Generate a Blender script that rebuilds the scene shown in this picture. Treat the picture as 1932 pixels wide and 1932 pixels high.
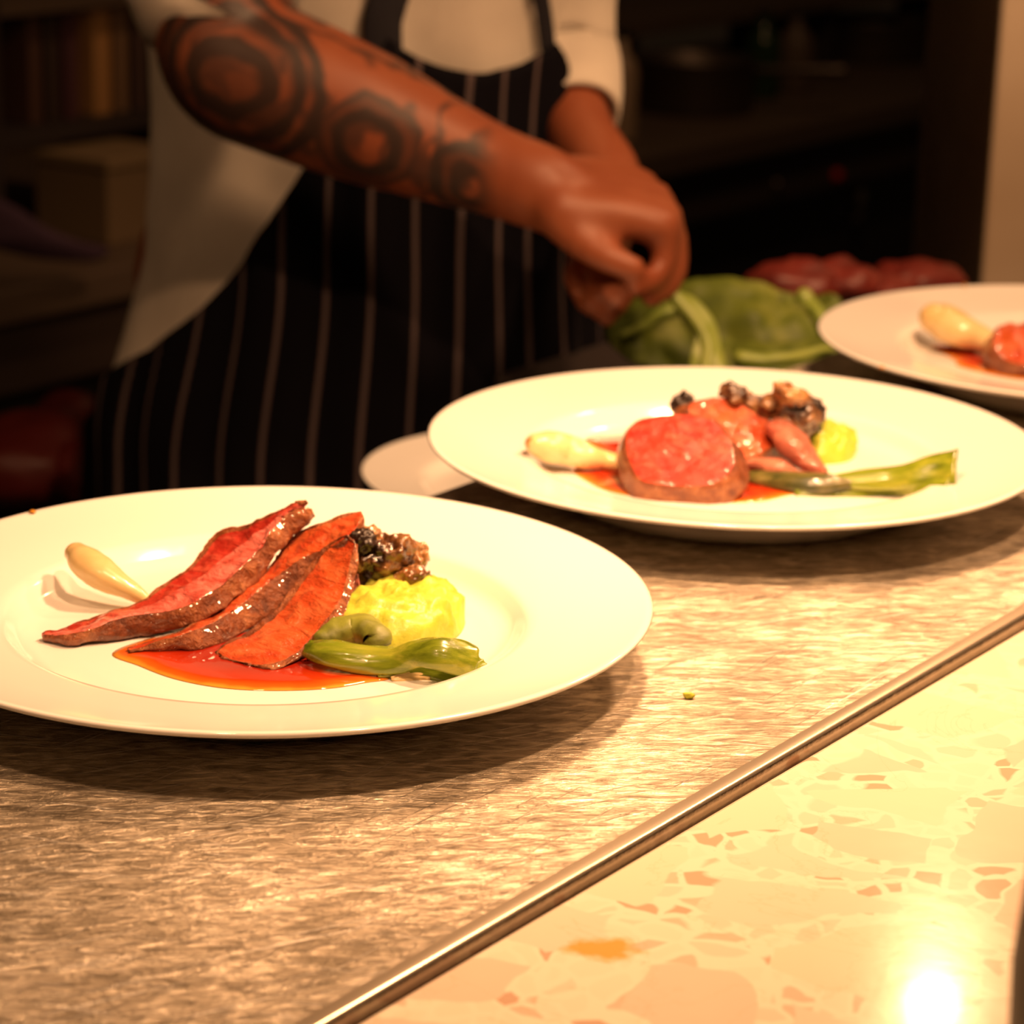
import bpy, bmesh, math, random
import numpy as np
from mathutils import Vector, Matrix, noise
random.seed(7)
for o in list(bpy.data.objects): bpy.data.objects.remove(o)
SC = bpy.context.scene
COL = SC.collection

# ------------------------------------------------------------------ camera
FPX, PITCH, ROLL, HC = 4995.6, .2888, .0256, .3535
s_, c_ = math.sin(ROLL), math.cos(ROLL)
RT = Vector((c_, s_*math.sin(PITCH), s_*math.cos(PITCH)))
UP = Vector((-s_, c_*math.sin(PITCH), c_*math.cos(PITCH)))
FW = Vector((0, math.cos(PITCH), -math.sin(PITCH)))
CAM = Vector((0, 0, HC))
cd = bpy.data.cameras.new('camera'); cam = bpy.data.objects.new('camera', cd); COL.objects.link(cam)
m = Matrix((( RT.x, UP.x, -FW.x, 0), (RT.y, UP.y, -FW.y, 0), (RT.z, UP.z, -FW.z, HC), (0, 0, 0, 1)))
cam.matrix_world = m
cd.sensor_width = 36; cd.lens = 36*FPX/1932
cd.clip_start = .02
cd.dof.use_dof = True; cd.dof.focus_distance = .945; cd.dof.aperture_fstop = 12.0
SC.camera = cam
vs = SC.view_settings
vs.view_transform = 'Standard'; vs.look = 'None'; vs.gamma = 1; vs.use_curve_mapping = False; vs.exposure = 0.0

# ------------------------------------------------------------------ light
w = bpy.data.worlds.new('world'); SC.world = w; w.use_nodes = True
w.node_tree.nodes['Background'].inputs[0].default_value = (1, .55, .25, 1)
w.node_tree.nodes['Background'].inputs[1].default_value = .007
A0 = Vector((-.0482, .6766, 0)); TD = Vector((.5735, .8192, 0)); ND = Vector((-.8192, .5735, 0))
def TN(t, n, z=0): return A0 + TD*t + ND*n + Vector((0, 0, z))
WARM = (1.0, .53, .255)
def spot(name, loc, target, power, angle, radius, blend=.6, color=WARM):
    l = bpy.data.lights.new(name, 'SPOT'); l.energy = power; l.color = color
    l.spot_size = math.radians(angle); l.spot_blend = blend; l.shadow_soft_size = radius
    o = bpy.data.objects.new(name, l); COL.objects.link(o); o.location = loc
    o.rotation_euler = (Vector(target)-Vector(loc)).to_track_quat('-Z', 'Y').to_euler()
    return o
# heat lamps hanging over the pass, then added fill spots
spot('heat_lamp_front', (.25, .60, .90), (.0, 1.02, 0), 36, 86, .022, 1.0)
spot('heat_lamp_middle', (.075, 1.03, .345), (.03, 1.01, 0), 10.5, 118, .022, .8)
spot('heat_lamp_second', (.25, 1.25, .37), (.20, 1.23, 0), 9, 118, .022, .8)
spot('heat_lamp_rear', (.306, 1.698, .50), (.27, 1.50, 0), 3.0, 110, .020, .7)
spot('wall_fill', (.47, 1.72, .50), (.47, 2.08, .05), 9, 120, .022, .7)  # added spot to brighten the cream wall and far plate
spot('steel_fill', (-.16, .62, .62), (-.12, .85, 0), 7, 80, .022, 1.0)  # added fill that lifts the steel on the left
spot('cook_fill', (.55, .9, 1.4), (-.05, 1.8, .08), 62, 52, .08, .9)  # added unseen source for the cook's sleeves and torso
spot('cook_fill_left', (-.75, .95, 1.0), (-.30, 1.85, -.02), 9, 40, .12, .9)  # added soft light on the left side of the jacket
spot('background_fill', (.5, 2.9, 1.5), (.2, 3.8, -.3), 18, 120, .1, .8)  # added to lift the dark background

# ------------------------------------------------------------------ helpers
def ray(u, v): return FW + RT*((u-966)/FPX) - UP*((v-966)/FPX)
def PZ(u, v, z):
    d = ray(u, v); return CAM + d*((z-HC)/d.z)
def PY(u, v, y):
    d = ray(u, v); return CAM + d*(y/d.y)
def PP(u, v, p0, n):
    d = ray(u, v); n = Vector(n); return CAM + d*((Vector(p0)-CAM).dot(n)/d.dot(n))

def link(name, me, mats, parent=None, smooth=True):
    if not isinstance(mats, (list, tuple)): mats = [mats]
    for mm in mats: me.materials.append(mm)
    if smooth:
        for p in me.polygons: p.use_smooth = True
    o = bpy.data.objects.new(name, me); COL.objects.link(o)
    if parent: o.parent = parent
    return o
def tag(o, label=None, cat=None, group=None, kind=None):
    if label: o['label'] = label
    if cat: o['category'] = cat
    if group: o['group'] = group
    if kind: o['kind'] = kind
    return o
def empty(name, loc, label, cat, group=None):
    o = bpy.data.objects.new(name, None); COL.objects.link(o); o.location = loc
    o.empty_display_size = .02
    bpy.context.view_layer.update()
    return tag(o, label, cat, group)
def part(name, me, mats, parent, smooth=True, label=None):
    o = link(name, me, mats, None, smooth)
    # mesh coordinates are world ones: keep them in place under the parent
    o.parent = parent; 
    q = parent; off = Vector((0, 0, 0))
    while q is not None:
        off += q.location; q = q.parent
    o.location = -off
    if label: o['label'] = label
    return o
def mesh(name, vs_, fs, mi=None):
    me = bpy.data.meshes.new(name); me.from_pydata([tuple(v) for v in vs_], [], fs)
    if mi:
        for p, k in zip(me.polygons, mi): p.material_index = k
    bm = bmesh.new(); bm.from_mesh(me); bmesh.ops.recalc_face_normals(bm, faces=bm.faces); bm.to_mesh(me); bm.free()
    me.update(); return me
def displace(me, amp, freq, seed=0, octaves=3, fn=None):
    ns = [v.normal.copy() for v in me.vertices]
    for v, n in zip(me.vertices, ns):
        p = v.co*freq + Vector((seed*7.3, seed*3.1, seed*5.7))
        d = noise.fractal(p, .9, 2.1, octaves)*amp
        if fn: d *= fn(v.co)
        v.co = v.co + n*d
    me.update()
def join(*ms):
    bm = bmesh.new()
    for m_ in ms: bm.from_mesh(m_)
    me = bpy.data.meshes.new('joined'); bm.to_mesh(me); bm.free(); me.update(); return me

def cr(P, t, closed=False):
    n = len(P)
    if closed:
        i = int(math.floor(t)) % n; f = t-math.floor(t)
        a, b, c, d = P[(i-1) % n], P[i], P[(i+1) % n], P[(i+2) % n]
    else:
        i = min(int(math.floor(t)), n-2); f = t-i
        b, c = P[i], P[i+1]
        a = P[i-1] if i > 0 else b*2-c
        d = P[i+2] if i+2 < n else c*2-b
    return (b*2 + (c-a)*f + (a*2-b*5+c*4-d)*f*f + (b*3-a-c*3+d)*f**3)*.5
def resample(P, k, closed=False):
    n = len(P)
    if closed: return [cr(P, i/k, True) for i in range(n*k)]
    return [cr(P, i/k) for i in range((n-1)*k)] + [P[-1]]
def loft(sections, ks=6, kr=3, facemat=None):
    """sections: rings of equal count, Vectors. facemat: list by ring segment."""
    m_ = len(sections[0])
    cols = [resample([Vector(s[j]) for s in sections], ks) for j in range(m_)]
    rings = [resample([cols[j][i] for j in range(m_)], kr, True) for i in range(len(cols[0]))]
    nr = len(rings[0]); V = [p for r in rings for p in r]; Fs = []; mi = []
    for i in range(len(rings)-1):
        for j in range(nr):
            j2 = (j+1) % nr
            Fs.append((i*nr+j, i*nr+j2, (i+1)*nr+j2, (i+1)*nr+j))
            mi.append(facemat[j//kr] if facemat else 0)
    for base, k in ((0, 0), ((len(rings)-1)*nr, 1)):
        c = sum((V[base+j] for j in range(nr)), Vector())/nr; V.append(c); ci = len(V)-1
        for j in range(nr):
            Fs.append((base+j, base+(j+1) % nr, ci)); mi.append(facemat[-2] if facemat else 0)
    return mesh('loft', V, Fs, mi)
def tube(pts, rad, seg=16, ks=5, flat=1.0, upv=Vector((0, 0, 1)), caps=True):
    """tapered tube with round ends; flat squashes it along upv"""
    P = [Vector(p) for p in pts]; R = [Vector((r, 0, 0)) for r in rad]
    C = resample(P, ks); RR = [max(r.x, 1e-5) for r in resample(R, ks)]
    rings = []; n = len(C)
    def frame(i):
        d = (C[min(i+1, n-1)]-C[max(i-1, 0)]).normalized()
        a = upv-d*upv.dot(d)
        if a.length < 1e-3: a = Vector((1, 0, 0))-d*d.x
        a.normalize(); return d, a, d.cross(a)
    if caps:
        d, a, b = frame(0)
        for k in range(4):
            th = math.pi/2*(k+.25)/4.25
            rings.append((C[0]-d*RR[0]*math.cos(th)*.9, RR[0]*math.sin(th), a, b))
    for i in range(n):
        d, a, b = frame(i); rings.append((C[i], RR[i], a, b))
    if caps:
        d, a, b = frame(n-1)
        for k in range(3, -1, -1):
            th = math.pi/2*(k+.25)/4.25
            rings.append((C[-1]+d*RR[-1]*math.cos(th)*.9, RR[-1]*math.sin(th), a, b))
    V = []; Fs = []
    for c, r, a, b in rings:
        for j in range(seg):
            q = 2*math.pi*j/seg; V.append(c+a*(math.cos(q)*r*flat)+b*(math.sin(q)*r))
    for i in range(len(rings)-1):
        for j in range(seg):
            j2 = (j+1) % seg; Fs.append((i*seg+j, i*seg+j2, (i+1)*seg+j2, (i+1)*seg+j))
    Fs.append(tuple(range(seg))); Fs.append(tuple((len(rings)-1)*seg+j for j in range(seg)))
    return mesh('tube', V, Fs)
def lathe(profile, center=(0, 0, 0), seg=96, tilt=None, closed=False, mats=None):
    V = []; Fs = []; mi = []
    for r, z in profile:
        for j in range(seg):
            q = 2*math.pi*j/seg; V.append(Vector((r*math.cos(q), r*math.sin(q), z)))
    n = len(profile)
    for i in range(n-1):
        for j in range(seg):
            j2 = (j+1) % seg; Fs.append((i*seg+j, i*seg+j2, (i+1)*seg+j2, (i+1)*seg+j)); mi.append(mats[i] if mats else 0)
    c = Vector(center)
    if tilt is not None: V = [tilt @ v for v in V]
    V = [v+c for v in V]
    me = mesh('lathe', V, Fs, mi)
    bm = bmesh.new(); bm.from_mesh(me); bmesh.ops.remove_doubles(bm, verts=bm.verts, dist=1e-6)
    bmesh.ops.recalc_face_normals(bm, faces=bm.faces); bm.to_mesh(me); bm.free(); me.update(); return me
def blob(center, radii, rot=(0, 0, 0), amp=0., freq=60, seed=0, sub=4, octaves=3):
    bm = bmesh.new(); bmesh.ops.create_icosphere(bm, subdivisions=sub, radius=1)
    me = bpy.data.meshes.new('blob'); bm.to_mesh(me); bm.free()
    M = Matrix.Rotation(rot[2], 3, 'Z') @ Matrix.Rotation(rot[1], 3, 'Y') @ Matrix.Rotation(rot[0], 3, 'X')
    for v in me.vertices: v.co = M @ Vector((v.co.x*radii[0], v.co.y*radii[1], v.co.z*radii[2])) + Vector(center)
    me.update()
    if amp: displace(me, amp, freq, seed, octaves)
    return me
def mound(outline, normal, top, bottom=0., K=14, k=4, prof=None, center=None, mat_side=None, wave=None):
    """closed solid over a star-shaped outline: top(s) gives height at radial fraction s (0 centre .. 1 edge)"""
    P = resample([Vector(p) for p in outline], k, True); n = len(P)
    c = Vector(center) if center else sum(P, Vector())/n
    N = Vector(normal).normalized(); V = []; Fs = []; mi = []
    V.append(c+N*top(0)+(N*wave(c) if wave else Vector()))
    for i in range(1, K+1):
        s = i/K
        for p in P:
            q = c.lerp(p, s); V.append(q+N*top(s)+(N*wave(q) if wave else Vector()))
    for j in range(n): Fs.append((0, 1+j, 1+(j+1) % n)); mi.append(0)
    for i in range(K-1):
        for j in range(n):
            a = 1+i*n; b = a+n; j2 = (j+1) % n; Fs.append((a+j, b+j, b+j2, a+j2)); mi.append(0)
    last = 1+(K-1)*n
    # side rows then bottom fan
    H = bottom; rows = 4 if H > .004 else 1
    prev = last
    for r in range(1, rows+1):
        f = r/rows; st = len(V)
        bulge = math.sin(f*math.pi)*.12*H
        for jj, p in enumerate(P):
            d = (p-c).normalized()
            V.append(p+N*(top(1)*(1-f)-H*f)+d*bulge+(N*wave(p) if wave else Vector()))
        for j in range(n):
            j2 = (j+1) % n; Fs.append((prev+j, st+j, st+j2, prev+j2)); mi.append(1 if mat_side else 0)
        prev = st
    V.append(c-N*H+(N*wave(c) if wave else Vector())); ci = len(V)-1
    for j in range(n): Fs.append((prev+j, ci, prev+(j+1) % n)); mi.append(1 if mat_side else 0)
    return mesh('mound', V, Fs, mi)
def box(c, sx, sy, sz, ax=None, bev=0.0, seg=2):
    """box with centre c; ax: direction of its x axis in the plan"""
    ax = Vector(ax).normalized() if ax is not None else Vector((1, 0, 0)); ay = Vector((-ax.y, ax.x, 0))
    bm = bmesh.new(); bmesh.ops.create_cube(bm, size=1)
    for v in bm.verts: v.co = Vector((v.co.x*sx, v.co.y*sy, v.co.z*sz))
    if bev: bmesh.ops.bevel(bm, geom=bm.edges[:], offset=bev, segments=seg, profile=.5, affect='EDGES')
    for v in bm.verts: v.co = Vector(c)+ax*v.co.x+ay*v.co.y+Vector((0, 0, v.co.z))
    me = bpy.data.meshes.new('box'); bm.to_mesh(me); bm.free(); me.update(); return me

# ------------------------------------------------------------------ materials
class MT:
    def __init__(s, name, col=(.5, .5, .5), rough=.5, metal=0., spec=.5, **kw):
        s.m = bpy.data.materials.new(name); s.m.use_nodes = True; s.t = s.m.node_tree
        s.b = s.t.nodes['Principled BSDF']
        s.b.inputs['Base Color'].default_value = (*col, 1); s.b.inputs['Roughness'].default_value = rough
        s.b.inputs['Metallic'].default_value = metal; s.b.inputs['Specular IOR Level'].default_value = spec
        for k, v in kw.items(): s.b.inputs[k].default_value = v
    def n(s, ty, **kw):
        x = s.t.nodes.new(ty)
        for k, v in kw.items():
            if k.startswith('i_'): x.inputs[k[2:].replace('_', ' ')].default_value = v
            else: setattr(x, k, v)
        return x
    def l(s, a, b): s.t.links.new(a, b)
    def coord(s, scale=(1, 1, 1), rot=(0, 0, 0), loc=(0, 0, 0)):
        m1 = s.n('ShaderNodeMapping'); mp = s.n('ShaderNodeMapping')
        m1.inputs['Rotation'].default_value = rot; mp.inputs['Scale'].default_value = scale; mp.inputs['Location'].default_value = loc
        tc = s.n('ShaderNodeTexCoord')
        s.l(tc.outputs['Object'], m1.inputs['Vector']); s.l(m1.outputs['Vector'], mp.inputs['Vector']); return mp.outputs['Vector']
    def noise(s, scale, detail=4, rough=.5, vec=None, dist=0.):
        x = s.n('ShaderNodeTexNoise'); x.inputs['Scale'].default_value = scale; x.inputs['Detail'].default_value = detail
        x.inputs['Roughness'].default_value = rough; x.inputs['Distortion'].default_value = dist
        s.l(vec if vec else s.coord(), x.inputs['Vector']); return x.outputs['Fac']
    def ramp(s, fac, stops, interp='LINEAR'):
        r = s.n('ShaderNodeValToRGB'); r.color_ramp.interpolation = interp
        e = r.color_ramp.elements
        while len(e) < len(stops): e.new(.5)
        for q, (p, c) in zip(e, stops): q.position = p; q.color = (*c, 1) if len(c) == 3 else c
        s.l(fac, r.inputs[0]); return r.outputs['Color']
    def mix(s, fac, a, b, mode='MIX'):
        x = s.n('ShaderNodeMix', data_type='RGBA', blend_type=mode)
        for k, v in ((0, fac), (6, a), (7, b)):
            if hasattr(v, 'is_linked') or hasattr(v, 'links'): s.l(v, x.inputs[k])
            else: x.inputs[k].default_value = (*v, 1) if isinstance(v, tuple) and len(v) == 3 else v
        return x.outputs[2]
    def math(s, op, a, b=0., c=None, clamp=False):
        x = s.n('ShaderNodeMath', operation=op, use_clamp=clamp)
        for k, v in ((0, a), (1, b), (2, c)):
            if v is None: continue
            if hasattr(v, 'links'): s.l(v, x.inputs[k])
            else: x.inputs[k].default_value = v
        return x.outputs[0]
    def color(s, c): s.l(c, s.b.inputs['Base Color'])
    def bump(s, h, strength=.5, dist=.001):
        b = s.n('ShaderNodeBump'); b.inputs['Strength'].default_value = strength; b.inputs['Distance'].default_value = dist
        s.l(h, b.inputs['Height']); s.l(b.outputs[0], s.b.inputs['Normal'])

china = MT('white_china', (.86, .85, .82), .12, spec=.5, **{'Coat Weight': .3, 'Coat Roughness': .05}).m
def make_steel():
    t = MT('scratched_steel', (.6, .56, .5), .3, .72)
    v1 = t.coord((70, 250, 1), (0, 0, math.radians(-6))); v2 = t.coord((14, 700, 1), (0, 0, math.radians(-30))); v3 = t.coord((120, 520, 1), (0, 0, math.radians(4)))
    v4 = t.coord((10, 760, 1), (0, 0, math.radians(-54))); v5 = t.coord((18, 800, 1), (0, 0, math.radians(12)))
    n1 = t.noise(1, 5, .62, v1, .9); n2 = t.noise(1, 1, .5, v2, .2); n3 = t.noise(1, 4, .65, v3, .4); n4 = t.noise(1, 1, .5, v4, .2); n5 = t.noise(1, 1, .5, v5, .2)
    big = t.noise(16, 4, .6); K, W = (0, 0, 0), (1, 1, 1)
    sc = t.math('MAXIMUM', t.math('MAXIMUM', t.ramp(n2, [(.66, K), (.70, W)]), t.ramp(n4, [(.69, K), (.73, W)])), t.ramp(n5, [(.66, K), (.70, W)]))
    h = t.math('ADD', t.math('MULTIPLY', n1, 1.0), t.math('MULTIPLY', n3, .7)); h = t.math('SUBTRACT', h, t.math('MULTIPLY', sc, .7))
    t.bump(h, .9, .0024)
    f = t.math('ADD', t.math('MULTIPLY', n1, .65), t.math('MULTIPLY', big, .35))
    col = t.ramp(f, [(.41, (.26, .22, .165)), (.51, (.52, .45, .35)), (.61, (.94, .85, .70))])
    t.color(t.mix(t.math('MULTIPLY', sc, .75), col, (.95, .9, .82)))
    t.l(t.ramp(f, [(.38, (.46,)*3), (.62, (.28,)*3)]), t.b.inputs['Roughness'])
    return t.m
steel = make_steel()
steel_lip_lit = MT('steel_lip_lit', (.72, .64, .52), .3, .9).m; steel_edge_shaded_t = MT('steel_edge', (.34, .29, .24), .26, 1.0); steel_edge_shaded_t.bump(steel_edge_shaded_t.noise(160, 4, .6), .35, .001); steel_edge = steel_edge_shaded_t.m  # lip coloured lighter as its highlight, front face darker as its shade
def make_marble():
    t = MT('cream_breccia_stone', (.8, .7, .5), .16, 0, .5, **{'Coat Weight': .25, 'Coat Roughness': .06})
    base = t.coord()
    wob = t.n('ShaderNodeTexNoise'); wob.inputs['Scale'].default_value = 20; wob.inputs['Detail'].default_value = 3; t.l(base, wob.inputs['Vector'])
    vm = t.n('ShaderNodeVectorMath', operation='MULTIPLY_ADD'); t.l(wob.outputs['Color'], vm.inputs[0]); vm.inputs[1].default_value = (.035, .035, 0); t.l(base, vm.inputs[2])
    def vor(scale, feat, rnd=1.):
        x = t.n('ShaderNodeTexVoronoi', feature=feat); x.inputs['Scale'].default_value = scale; x.inputs['Randomness'].default_value = rnd
        t.l(vm.outputs[0], x.inputs['Vector']); return x
    eb = vor(19, 'DISTANCE_TO_EDGE'); cb = vor(19, 'F1'); es = vor(95, 'DISTANCE_TO_EDGE'); cs = vor(95, 'F1')
    def sep(c):
        x = t.n('ShaderNodeSeparateColor'); t.l(c, x.inputs[0]); return x.outputs[0]
    # large stones
    stone = t.ramp(sep(cb.outputs['Color']), [(0, (.70, .60, .48)), (.35, (.73, .64, .49)), (.6, (.68, .54, .43)), (.8, (.74, .65, .50)), (.95, (.66, .50, .39))], 'CONSTANT')
    stone = t.mix(t.math('MULTIPLY', t.noise(38, 4, .6), .35), stone, (.76, .68, .53))
    small = t.ramp(sep(cs.outputs['Color']), [(0, (.77, .68, .54)), (.5, (.72, .61, .48)), (.72, (.66, .50, .38)), (.90, (.56, .38, .27))], 'CONSTANT')
    gr = (.80, .71, .57)
    smallm = t.ramp(es.outputs['Distance'], [(.08, (0, 0, 0)), (.16, (1, 1, 1))])
    mortar = t.mix(smallm, gr, small)
    bigm = t.ramp(eb.outputs['Distance'], [(.105, (0, 0, 0)), (.118, (1, 1, 1))])
    c = t.mix(bigm, mortar, stone)
    # thin brown veins
    vn = t.noise(9, 6, .6, None, 1.2)
    vein = t.ramp(vn, [(.495, (0, 0, 0)), (.50, (1, 1, 1)), (.505, (0, 0, 0))])
    c = t.mix(t.math('MULTIPLY', vein, .22), c, (.55, .36, .18))
    # the rust orange inclusion
    g = t.n('ShaderNodeTexCoord'); d = t.n('ShaderNodeVectorMath', operation='SUBTRACT'); t.l(g.outputs['Object'], d.inputs[0]); p = PZ(1128, 1790, -.0035); d.inputs[1].default_value = p
    sc = t.n('ShaderNodeVectorMath', operation='MULTIPLY'); t.l(d.outputs[0], sc.inputs[0]); sc.inputs[1].default_value = (60, 95, 0)
    ln = t.n('ShaderNodeVectorMath', operation='LENGTH'); t.l(sc.outputs[0], ln.inputs[0])
    q = t.math('ADD', ln.outputs['Value'], t.math('MULTIPLY', t.noise(120, 4, .6), 1.4))
    c = t.mix(t.ramp(q, [(.6/2, (1, 1, 1)), (.95, (0, 0, 0))]), c, (.80, .30, .07)) if False else t.mix(t.math('MULTIPLY', t.math('SUBTRACT', 1.55, q, clamp=True), 2.2, clamp=True), c, (.82, .36, .09))
    t.color(c); t.bump(t.noise(70, 3, .5), .12, .0006)
    return t.m
marble = make_marble()
def make_meat(name, a, b, c):
    t = MT(name, a, .36, 0, .35, **{'Coat Weight': .35, 'Coat Roughness': .05, 'Subsurface Weight': .12, 'Subsurface Radius': (.004, .001, .0005)})
    v = t.coord((70, 160, 160), (0, 0, .6)); n1 = t.noise(1, 5, .6, v, .8); n2 = t.noise(45, 4, .6, None, 1.); n3 = t.noise(320, 3, .6)
    col = t.mix(t.ramp(n2, [(.40, (0, 0, 0)), (.62, (1, 1, 1))]), a, b)
    col = t.mix(t.math('MULTIPLY', t.ramp(n1, [(.50, (0, 0, 0)), (.62, (1, 1, 1))]), .75), col, c)
    t.color(col); t.bump(t.math('ADD', t.math('MULTIPLY', n1, 1.), t.math('MULTIPLY', n3, .35)), 1.0, .0024)
    return t.m
meat_face = make_meat('rare_meat', (.34, .020, .012), (.44, .042, .024), (.50, .085, .05))
meat_pink = make_meat('pink_meat', (.66, .19, .155), (.56, .11, .08), (.40, .04, .025))
meat_pale = make_meat('pale_meat', (.44, .12, .08), (.50, .20, .13), (.34, .07, .04))
meat_glaze = make_meat('glazed_meat', (.42, .048, .012), (.48, .085, .020), (.52, .13, .045))
def make_crust():
    t = MT('seared_crust', (.2, .07, .03), .45, 0, .3, **{'Coat Weight': .65, 'Coat Roughness': .05})
    n1 = t.noise(160, 5, .65, None, .6); n2 = t.noise(50, 4, .6)
    col = t.ramp(t.math('ADD', t.math('MULTIPLY', n1, .5), t.math('MULTIPLY', n2, .5)), [(.36, (.075, .016, .004)), (.5, (.21, .055, .016)), (.64, (.38, .14, .05))])
    t.color(col); t.bump(t.math('ADD', n1, t.math('MULTIPLY', t.noise(420, 3, .6), .45)), 1.0, .0028); return t.m
crust = make_crust()
def make_sauce():
    t = MT('meat_jus', (.5, .03, .005), .04, 0, .5, **{'Coat Weight': .4, 'Coat Roughness': .02})
    a = t.n('ShaderNodeAttribute', attribute_name='depth'); n = t.noise(60, 3, .5)
    c = t.ramp(t.math('ADD', a.outputs['Fac'], t.math('MULTIPLY', t.math('SUBTRACT', n, .5), .25)), [(.02, (.72, .32, .04)), (.14, (.62, .12, .01)), (.42, (.46, .032, .005)), (1, (.30, .014, .004))])
    t.color(c); return t.m
sauce = make_sauce()
def make_veg(name, stops, scale=(1, 1, 1), f=40, rough=.3, rot=0., bump=.3, **kw):
    t = MT(name, stops[0][1], rough, 0, .5, **kw)
    v = t.coord(scale, (0, 0, rot)); n = t.noise(f, 5, .6, v, .4); t.color(t.ramp(n, stops)); t.bump(t.noise(f*3, 3, .6, v), bump, .0008); return t.m
leek_g = make_veg('leek_green', [(.35, (.09, .13, .007)), (.5, (.18, .24, .014)), (.68, (.34, .36, .04))], (.4, 3, 3), 45, .25, .1, **{'Coat Weight': .4})
leek_dull = make_veg('leek_dull', [(.35, (.12, .14, .015)), (.55, (.22, .25, .03)), (.7, (.34, .36, .06))], (1, 1, 1), 60, .5)
leek_d = make_veg('leek_charred', [(.4, (.035, .045, .01)), (.6, (.14, .12, .03)), (.75, (.3, .25, .09))], (.6, 3, 3), 60, .3, .1, **{'Coat Weight': .4})
onion_m = make_veg('onion_flesh', [(.3, (.60, .40, .15)), (.5, (.72, .54, .26)), (.7, (.78, .62, .36))], (.3, 1, 1), 40, .28, 0, .15, **{'Coat Weight': .3, 'Subsurface Weight': .25, 'Subsurface Radius': (.006, .004, .002)})
onion_tip = make_veg('onion_browned', [(.35, (.22, .09, .02)), (.6, (.6, .36, .12)), (.75, (.8, .6, .3))], (1, 1, 1), 200, .4)
puree_m = make_veg('green_puree', [(.3, (.40, .44, .035)), (.55, (.54, .57, .065)), (.8, (.62, .64, .12))], (1, 1, 1), 60, .38, 0, .8, **{'Subsurface Weight': .2, 'Subsurface Radius': (.004, .004, .001)})
mush_d = make_veg('mushroom_dark', [(.36, (.010, .004, .002)), (.48, (.07, .025, .008)), (.60, (.24, .11, .04)), (.76, (.5, .3, .13))], (1, 1, 1), 110, .2, 0, .9, **{'Coat Weight': .6, 'Coat Roughness': .08})
mush_t = make_veg('mushroom_tan', [(.34, (.06, .02, .006)), (.5, (.26, .11, .035)), (.68, (.5, .28, .11))], (1, 1, 1), 90, .22, 0, .9, **{'Coat Weight': .6, 'Coat Roughness': .08})
mush_b = MT('mushroom_black', (.020, .009, .005), .35, 0, .4, **{'Coat Weight': .2}).m
leaf_m = make_veg('leaf_green', [(.3, (.045, .075, .004)), (.5, (.11, .155, .010)), (.66, (.20, .24, .02)), (.8, (.24, .15, .06))], (1, 1, 1), 22, .6, 0, .8)
rib_m = make_veg('leaf_rib', [(.3, (.22, .32, .05)), (.7, (.36, .44, .09))], (1, 1, 1), 30, .4)
raw_m = make_veg('raw_meat', [(.3, (.09, .009, .006)), (.6, (.16, .018, .012)), (.8, (.24, .06, .04))], (1, 1, 1), 35, .5, 0, .6)
black_m = MT('black_plastic', (.012, .011, .012), .38).m
black_gl = MT('black_glaze', (.010, .008, .007), .5, 0, .3).m
dark_steel = MT('dark_steel', (.16, .13, .11), .45, .8).m
dark_m = MT('dark_paint', (.035, .026, .024), .6).m
bench_m = MT('bench_brown', (.12, .085, .06), .5).m
# ------------------------------------------------------------------ the setting
def struct(name, me, m_, smooth=False):
    o = link(name, me, m_, None, smooth); o['kind'] = 'structure'; return o
floor_t = MT('floor_tile', (.05, .035, .028), .5); floor_t.color(floor_t.ramp(floor_t.noise(8), [(.3, (.03, .022, .018)), (.7, (.07, .05, .04))]))
struct('floor', box((.6, 2.2, -.925), 6.5, 6.5, .05), floor_t.m)
wall_t = MT('wall_dark_tile', (.05, .035, .03), .45); wall_t.color(wall_t.ramp(wall_t.noise(5), [(.3, (.035, .022, .02)), (.7, (.075, .05, .04))]))
struct('wall_back', box(TN(1.3, 2.75, .35), 6.0, .1, 2.6, TD), wall_t.m)
pl_t = MT('cream_plaster', (.72, .6, .46), .7)
vv = pl_t.coord((1, 1, 1.6), (0, .5, 0)); pl_t.color(pl_t.ramp(pl_t.noise(2.2, 3, .5, vv), [(.35, (.50, .38, .26)), (.6, (.72, .60, .46))]))
pe = PY(1871, 265, 2.20)
struct('wall_right', box((pe.x+.40, 2.20+.20, .35), .80, .40, 2.5, (1, .0, 0), .004), pl_t.m)

# ------------------------------------------------------------------ counters
root = empty('steel_pass_counter', TN(.6, .15, -.9), 'scratched stainless steel serving counter the plates stand on', 'counter')
prof = []
# top sheet: profile across n with a rolled front edge, lofted along t
def edge_profile():
    pts = []
    r = .0020
    for k in range(9):
        a = math.radians(90+ (180-90)*k/8)
        pts.append((r+r*math.cos(a), -r+r*math.sin(a)))      # from the top round to the front face
    pts.append((0.0, -.012)); pts.append((.012, -.012))
    return pts
def top_sheet():
    E = edge_profile()
    lip = [(.300, 0), (.20, 0), (.10, 0), (.030, 0), (.012, .0), (.0075, .0003), (.0045, .0008)]
    ring = lip+[(x, z+.0007 if x < .006 and z > -.0012 else z) for x, z in E]+[(.300, -.012)]
    V = []; Fs = []; mi = []; T = [-.75+.05*i for i in range(42)]
    for t in T:
        for x, z in ring: V.append(TN(t, x, z))
    n = len(ring)
    for i in range(len(T)-1):
        for j in range(n):
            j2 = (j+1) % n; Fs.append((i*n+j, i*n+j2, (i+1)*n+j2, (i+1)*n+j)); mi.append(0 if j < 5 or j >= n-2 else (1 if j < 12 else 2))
    Fs.append(tuple(range(n))); mi.append(0); Fs.append(tuple((len(T)-1)*n+j for j in range(n))); mi.append(0)
    return mesh('sheet', V, Fs, mi)
o = part('worktop_sheet', top_sheet(), [steel, steel_lip_lit, steel_edge], root, True)
o.modifiers.new('es', 'EDGE_SPLIT').split_angle = math.radians(35)
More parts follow.
